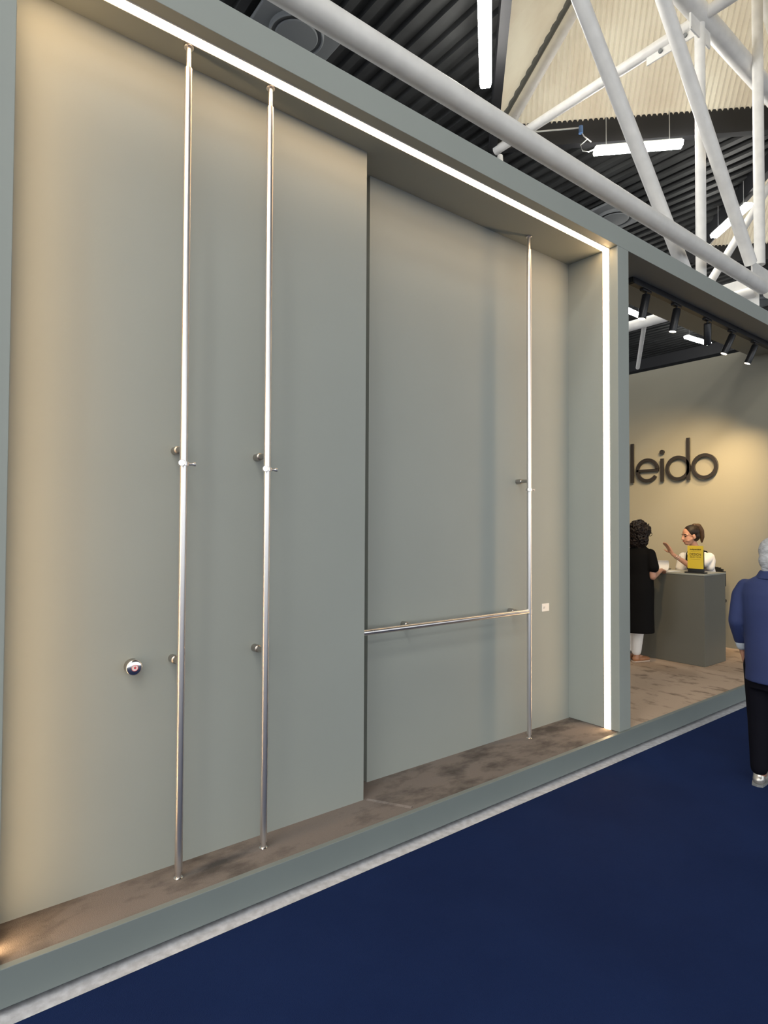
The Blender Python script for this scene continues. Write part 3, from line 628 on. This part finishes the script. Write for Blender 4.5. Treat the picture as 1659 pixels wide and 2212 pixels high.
def shoe(name, c, m, parent, rz=0.0, L=0.26, sole=SOLE):
    """low shoe, toe towards +X"""
    prims = [('ell', (0.0, 0, 0.035), (0.055, 0.036, 0.034)), ('ell', (0.085, 0, 0.030), (0.085, 0.043, 0.030)), ('ell', (0.13, 0.003, 0.026), (0.062, 0.044, 0.025)), ('cap', (-0.005, 0, 0.05), (0.01, 0, 0.075), 0.034, 0.033)]
    o = union_mesh(name, prims, m, 0.006, 4, parent); o.location = c; o.rotation_euler = (0, 0, rz)
    bm = BM(); pts = [(-0.060, 0), (-0.05, 0.03), (0.0, 0.038), (0.08, 0.046), (0.15, 0.046), (0.19, 0.02), (0.197, 0), (0.19, -0.02), (0.15, -0.046), (0.08, -0.046), (0.0, -0.038), (-0.05, -0.03)]
    A = [bm.verts.new((a, b, 0.0)) for a, b in pts]; B = [bm.verts.new((a, b, 0.014)) for a, b in pts]; bm.faces.new(A); bm.faces.new(B)
    for i in range(len(pts)): bm.faces.new((A[i], A[(i+1) % len(pts)], B[(i+1) % len(pts)], B[i]))
    so = obj('sole', bm, sole); so.parent = o
    return o

# --- passer-by in the blue jacket (seen from behind, walking along the aisle)
b = []
P3, rt_ = head(b, (0.03, 0, 1.455))
b += [('cap', (-0.01, 0, 1.33), (0.012, 0, 1.42), 0.056, 0.054),
      ('loft', [(0, 0, 0.78, 0.10, 0.15), (0, 0, 0.95, 0.095, 0.14), (0, 0, 1.15, 0.10, 0.155), (-0.01, 0, 1.27, 0.085, 0.155), (-0.01, 0, 1.33, 0.055, 0.08)]),
      ('cap', (0, 0.165, 1.255), (-0.01, 0.205, 1.02), 0.046, 0.040), ('cap', (-0.01, 0.205, 1.02), (0.075, 0.205, 0.845), 0.038, 0.026),
      ('cap', (0, -0.165, 1.255), (-0.01, -0.205, 1.02), 0.046, 0.040), ('cap', (-0.01, -0.205, 1.02), (0.11, -0.185, 0.86), 0.038, 0.026),
      ('cap', (0, 0.085, 0.80), (0.01, 0.085, 0.43), 0.078, 0.054), ('cap', (0.01, 0.085, 0.43), (-0.02, 0.085, 0.08), 0.052, 0.034), ('cap', (-0.02, 0.085, 0.06), (0.09, 0.090, 0.035), 0.032, 0.026),
      ('cap', (0, -0.085, 0.80), (0.06, -0.085, 0.43), 0.078, 0.054), ('cap', (0.06, -0.085, 0.43), (0.12, -0.085, 0.08), 0.052, 0.034), ('cap', (0.12, -0.085, 0.06), (0.23, -0.09, 0.035), 0.032, 0.026)]
hand(b, (0.080, 0.205, 0.835), (0.25, -0.08, -1), (0.1, -1, 0), (1, 0, 0.2), 0.35, 0.95)
hand(b, (0.115, -0.184, 0.85), (0.35, 0.05, -1), (0.1, 1, 0), (1, 0, 0.2), 0.35, 0.95)
man = union_mesh('person', b, SKIN, 0.0065, 5); man.location = (4.33, 1.500, 0.006); man.rotation_euler = (0, 0, 0.10)
tag(man, 'grey haired passer-by in blue jacket and black trousers seen from behind', 'person')
face_details(man, P3, rt_)
jk = [('loft', [(0.0, 0, 0.665, 0.148, 0.166), (0, 0, 0.80, 0.146, 0.166), (0, 0, 0.98, 0.134, 0.170), (0, 0, 1.12, 0.134, 0.182), (-0.005, 0, 1.22, 0.118, 0.192), (-0.01, 0, 1.285, 0.090, 0.175), (-0.012, 0, 1.335, 0.068, 0.095), (-0.012, 0, 1.355, 0.064, 0.074)]),
      ('cap', (-0.005, 0.160, 1.262), (-0.005, 0.188, 1.20), 0.050, 0.056), ('cap', (-0.005, 0.188, 1.20), (-0.015, 0.210, 1.03), 0.056, 0.052), ('cap', (-0.015, 0.210, 1.03), (0.060, 0.207, 0.900), 0.052, 0.044),
      ('cap', (-0.005, -0.160, 1.262), (-0.005, -0.188, 1.20), 0.050, 0.056), ('cap', (-0.005, -0.188, 1.20), (-0.015, -0.210, 1.03), 0.056, 0.052), ('cap', (-0.015, -0.210, 1.03), (0.095, -0.190, 0.895), 0.052, 0.042)]
union_mesh('jacket', jk, CLOTH_BLUE, 0.009, 5, man)
union_mesh('collar', [('loft', [(-0.014, 0, 1.318, 0.082, 0.105), (-0.012, 0, 1.345, 0.076, 0.088), (-0.010, 0, 1.372, 0.068, 0.074)])], CLOTH_BLUE, 0.006, 2, man)
for sgn in (1, -1):
    union_mesh('shirt_cuff', [('cap', (0.060, sgn*0.207, 0.885), (0.072, sgn*0.205, 0.858), 0.037, 0.035)], CLOTH_SHIRT, 0.006, 3, man)
union_mesh('trousers', [('loft', [(0, 0, 0.62, 0.12, 0.165), (0, 0, 0.78, 0.125, 0.165), (0, 0, 0.92, 0.112, 0.155)]), ('cap', (0, 0.088, 0.76), (0.01, 0.088, 0.43), 0.092, 0.074), ('cap', (0.01, 0.088, 0.43), (-0.02, 0.086, 0.105), 0.073, 0.052),
                        ('cap', (0, -0.088, 0.76), (0.06, -0.088, 0.43), 0.092, 0.074), ('cap', (0.06, -0.088, 0.43), (0.12, -0.086, 0.105), 0.073, 0.052)], CLOTH_NAVY, 0.009, 5, man)
hp = [('ell', (0.012, 0, 1.497), (0.106, 0.086, 0.092)), ('ell', (-0.035, 0, 1.44), (0.064, 0.076, 0.080)), ('cap', (-0.048, 0.03, 1.385), (-0.048, -0.03, 1.385), 0.030, 0.030)]
union_mesh('hair', hp, HAIR_GR, 0.006, 4, man)
shoe('shoe', (-0.02, 0.088, -0.001), SHOE_SILVER, man, 0.05, sole=VENT); shoe('shoe', (0.12, -0.088, -0.001), SHOE_SILVER, man, -0.05, sole=VENT)

# --- woman in the black dress standing at the counter (back towards the camera)
b = []
hc = Vector((0.035, -0.004, 1.435))
P3, rt_ = head(b, hc, (1, -0.25, -0.16))
b += [('cap', (0.0, 0, 1.27), (0.022, 0, 1.38), 0.048, 0.047),
      ('loft', [(0, 0, 0.78, 0.10, 0.145), (0, 0, 0.95, 0.085, 0.125), (0, 0, 1.12, 0.095, 0.135), (0, 0, 1.22, 0.075, 0.14), (0, 0, 1.27, 0.05, 0.075)]),
      ('cap', (0, -0.145, 1.205), (-0.005, -0.165, 0.955), 0.042, 0.036), ('cap', (-0.005, -0.165, 0.955), (0.215, -0.125, 1.015), 0.035, 0.023),
      ('cap', (0, 0.145, 1.205), (0.03, 0.18, 0.97), 0.042, 0.036), ('cap', (0.03, 0.18, 0.97), (0.23, 0.10, 1.02), 0.035, 0.023),
      ('cap', (0, 0.08, 0.80), (0.0, 0.13, 0.43), 0.078, 0.052), ('cap', (0.0, 0.13, 0.43), (-0.02, 0.155, 0.08), 0.050, 0.033), ('cap', (-0.02, 0.155, 0.06), (0.09, 0.160, 0.035), 0.03, 0.025),
      ('cap', (0, -0.06, 0.80), (0.0, 0.01, 0.43), 0.078, 0.052), ('cap', (0.0, 0.01, 0.43), (0.0, 0.04, 0.08), 0.050, 0.033), ('cap', (0.0, 0.04, 0.06), (0.10, 0.03, 0.035), 0.03, 0.025)]
hand(b, (0.225, -0.122, 1.018), (1, 0.25, -0.05), (0, 0.3, -1), (0, 1, 0.2), 0.4, 0.92)
hand(b, (0.24, 0.096, 1.022), (1, -0.25, -0.05), (0, -0.3, -1), (0, -1, 0.2), 0.4, 0.92)
w1 = union_mesh('person', b, SKIN, 0.0065, 5); w1.location = (6.345, 3.525, ZP+0.002); w1.rotation_euler = (0, 0, -0.06)
tag(w1, 'curly haired woman in a long black dress leaning at the counter', 'person')
face_details(w1, P3, rt_)
dress = [('loft', [(-0.005, 0.03, 0.335, 0.165, 0.190), (-0.005, 0.025, 0.55, 0.152, 0.180), (-0.005, 0.01, 0.80, 0.142, 0.172), (0, 0, 0.98, 0.118, 0.152), (0, 0, 1.12, 0.118, 0.152), (-0.003, 0, 1.20, 0.100, 0.160), (-0.004, 0, 1.25, 0.075, 0.125), (-0.002, 0, 1.285, 0.058, 0.070)]),
         ('cap', (-0.002, -0.135, 1.205), (-0.005, -0.172, 1.055), 0.056, 0.060), ('cap', (-0.002, 0.135, 1.205), (0.01, 0.176, 1.055), 0.056, 0.060)]
union_mesh('dress', dress, CLOTH_BLACK, 0.009, 4, w1)
union_mesh('trousers', [('cap', (0, 0.11, 0.55), (0.0, 0.135, 0.38), 0.075, 0.066), ('cap', (0.0, 0.135, 0.38), (-0.02, 0.155, 0.115), 0.066, 0.052), ('cap', (0.0, -0.02, 0.55), (0.0, 0.015, 0.38), 0.075, 0.066), ('cap', (0.0, 0.015, 0.38), (0.0, 0.04, 0.115), 0.066, 0.052)], CLOTH_WHITE, 0.009, 3, w1)
shoe('shoe', (-0.02, 0.158, -0.001), SHOE_TAN, w1, 0.05); shoe('shoe', (0.0, 0.040, -0.001), SHOE_TAN, w1, -0.2)
HA, HB = hc+Vector((-0.030, 0.004, 0.030)), hc+Vector((-0.052, 0.010, -0.075))
hp = [('ell', HA, (0.108, 0.100, 0.098)), ('ell', HB, (0.078, 0.096, 0.085)), ('cap', hc+Vector((-0.06, -0.045, -0.13)), hc+Vector((-0.06, 0.06, -0.135)), 0.045, 0.045)]
rnd = random.Random(3)
for k in range(420):
    u_ = rnd.uniform(-1, 1); a = rnd.uniform(0, 2*PI); q = math.sqrt(1-u_*u_)
    v = Vector((q*math.cos(a), q*math.sin(a), u_))
    if k % 2: c = HA+Vector((v.x*0.112, v.y*0.104, v.z*0.102))
    else: c = HB+Vector((v.x*0.084, v.y*0.102, v.z*0.105))
    if c.x > hc.x+0.045 and c.z < hc.z+0.045: continue
    r = rnd.uniform(0.011, 0.020); prev = None; ph = rnd.uniform(0, 6)
    d_, u1, v1 = frame_of(v)
    for j in range(5):                              # a little coil
        pt = c+(u1*math.cos(ph+j*1.4)+v1*math.sin(ph+j*1.4))*r+d_*(0.004*j-0.004)
        if prev is not None: hp.append(('cap', prev, pt, 0.0068, 0.0064))
        prev = pt
union_mesh('hair', hp, HAIR_DK, 0.004, 0, w1)
gl = BM()
for sgn in (-1, 1):
    pts = [P3(0.098, sgn*0.034+0.026*math.cos(a), -0.004+0.021*math.sin(a)) for a in [2*PI*i/18 for i in range(19)]]; tube_path(gl, pts, 0.0032, 8)
    tube_path(gl, [P3(0.096, sgn*0.058, 0.004), P3(0.06, sgn*0.078, 0.004), P3(-0.02, sgn*0.082, 0.0)], 0.0032, 8)
tube_path(gl, [P3(0.100, -0.009, 0.0), P3(0.104, 0, 0.004), P3(0.100, 0.009, 0.0)], 0.003, 8)
obj('glasses', gl, BLACK_PLASTIC, w1)

# --- woman behind the counter, seated, leaning forward, raising her left hand (local +X = her front)
b = []
hc = Vector((0.090, -0.030, 1.395))
P3, rt_ = head(b, hc, (0.80, -0.60, -0.12), 0.98)
b += [('cap', (0.00, 0, 1.215), (0.058, -0.022, 1.330), 0.048, 0.047),
      ('loft', [(-0.19, 0, 0.66, 0.12, 0.16), (-0.16, 0, 0.80, 0.10, 0.14), (-0.09, 0, 0.98, 0.10, 0.145), (-0.03, 0, 1.11, 0.09, 0.15), (0.0, 0, 1.19, 0.065, 0.12), (0.005, 0, 1.225, 0.048, 0.06)]),
      ('cap', (0.0, 0.160, 1.135), (0.30, 0.085, 1.036), 0.043, 0.036), ('cap', (0.30, 0.085, 1.036), (0.425, -0.070, 1.178), 0.036, 0.021),
      ('cap', (0.0, -0.160, 1.13), (0.02, -0.205, 0.90), 0.042, 0.036), ('cap', (0.02, -0.205, 0.90), (0.17, -0.10, 0.82), 0.035, 0.022),
      ('cap', (-0.19, 0.09, 0.70), (0.13, 0.10, 0.67), 0.080, 0.058), ('cap', (0.13, 0.10, 0.67), (0.02, 0.10, 0.26), 0.054, 0.036), ('cap', (0.02, 0.10, 0.24), (0.13, 0.10, 0.21), 0.032, 0.026),
      ('cap', (-0.19, -0.09, 0.70), (0.13, -0.10, 0.67), 0.080, 0.058), ('cap', (0.13, -0.10, 0.67), (0.02, -0.10, 0.26), 0.054, 0.036), ('cap', (0.02, -0.10, 0.24), (0.13, -0.10, 0.21), 0.032, 0.026)]
hand(b, (0.428, -0.074, 1.184), (0.05, -0.085, 0.17), (0.75, -0.5, 0.1), (-0.5, -0.8, 0.1), 0.10, 1.0, 0.05)
hand(b, (0.175, -0.096, 0.818), (0.6, 0.4, -0.2), (0, 0, -1), (0.2, 0.9, 0), 0.35, 0.95)
w2 = union_mesh('person', b, SKIN, 0.0055, 4); w2.location = (7.425, 3.40, ZP); w2.rotation_euler = (0, 0, PI)
tag(w2, 'woman with ponytail in a white top seated behind the counter, raising one hand', 'person')
face_details(w2, P3, rt_, 0.98)
top = [('loft', [(-0.19, 0, 0.64, 0.145, 0.185), (-0.165, 0, 0.80, 0.130, 0.170), (-0.10, 0, 0.98, 0.125, 0.170), (-0.035, 0, 1.11, 0.112, 0.172), (-0.008, 0, 1.175, 0.088, 0.145), (0.0, 0, 1.215, 0.064, 0.088), (0.004, 0, 1.235, 0.058, 0.066)]),
       ('cap', (-0.002, 0.150, 1.140), (0.115, 0.140, 1.090), 0.062, 0.062), ('cap', (-0.002, 0.165, 1.11), (0.03, 0.172, 1.03), 0.056, 0.052), ('cap', (0.0, -0.150, 1.135), (0.01, -0.190, 1.00), 0.060, 0.056)]
union_mesh('white_top', top, CLOTH_WHITE, 0.009, 4, w2)
bm = BM(); tube_path(bm, [(-0.085, 0.105, 1.165), (-0.045, 0.10, 1.207), (0.0, 0.095, 1.215), (0.05, 0.09, 1.19), (0.085, 0.08, 1.13), (0.075, 0.07, 1.0)], 0.008, 8); obj('black_strap', bm, CLOTH_BLACK, w2)
bm = BM(); tube_path(bm, [(-0.09, -0.095, 1.16), (-0.045, -0.095, 1.205), (0.0, -0.09, 1.212), (0.05, -0.085, 1.185), (0.09, -0.075, 1.12), (0.078, -0.065, 1.0)], 0.010, 8); obj('black_strap', bm, CLOTH_BLACK, w2)
union_mesh('trousers', [('cap', (-0.19, 0.09, 0.70), (0.13, 0.10, 0.67), 0.088, 0.068), ('cap', (0.13, 0.10, 0.67), (0.02, 0.10, 0.30), 0.066, 0.05), ('cap', (-0.19, -0.09, 0.70), (0.13, -0.10, 0.67), 0.088, 0.068), ('cap', (0.13, -0.10, 0.67), (0.02, -0.10, 0.30), 0.066, 0.05)], CLOTH_NAVY, 0.009, 3, w2)
hp = [('ell', P3(-0.026, 0, 0.047), (0.093, 0.082, 0.086), rt_), ('ell', P3(-0.055, 0, -0.005), (0.058, 0.076, 0.070), rt_)]
union_mesh('hair', hp, HAIR_BR, 0.005, 4, w2)
pn = [('ell', P3(-0.070, 0, 0.120), (0.030, 0.030, 0.026))]
pts = [P3(-0.075, 0, 0.118), P3(-0.118, 0, 0.105), P3(-0.142, 0.0, 0.045), P3(-0.146, 0, -0.03), P3(-0.136, 0, -0.09)]; rr = [0.026, 0.034, 0.036, 0.028, 0.012]
for i in range(4): pn.append(('cap', pts[i], pts[i+1], rr[i], rr[i+1]))
union_mesh('ponytail', pn, HAIR_PONY, 0.005, 3, w2)
dv = (Vector((0.425, -0.070, 1.178))-Vector((0.30, 0.085, 1.036))).normalized(); _, ua, va = frame_of(dv)
for k, f in enumerate((0.70, 0.78, 0.86)):
    c = Vector((0.30, 0.085, 1.036)).lerp(Vector((0.425, -0.070, 1.178)), f); r = 0.036-0.015*f+0.004
    bm = BM(); tube_path(bm, [c+dv*0.004*math.sin(a+k)+(ua*math.cos(a)+va*math.sin(a))*r for a in [2*PI*i/20 for i in range(21)]], 0.0025, 6); obj('bracelet', bm, STEEL_POL, w2)
shoe('shoe', (0.02, 0.10, 0.18), SHOE_TAN, w2); shoe('shoe', (0.02, -0.10, 0.18), SHOE_TAN, w2)

# bake the skins so that every body, garment and head of hair is plain mesh data
dg = bpy.context.evaluated_depsgraph_get()
baked = [(o, bpy.data.meshes.new_from_object(o.evaluated_get(dg))) for o in PEOPLE_TMP]
for o, me in baked:
    old = o.data; o.modifiers.clear(); o.data = me; me.name = o.name; bpy.data.meshes.remove(old)
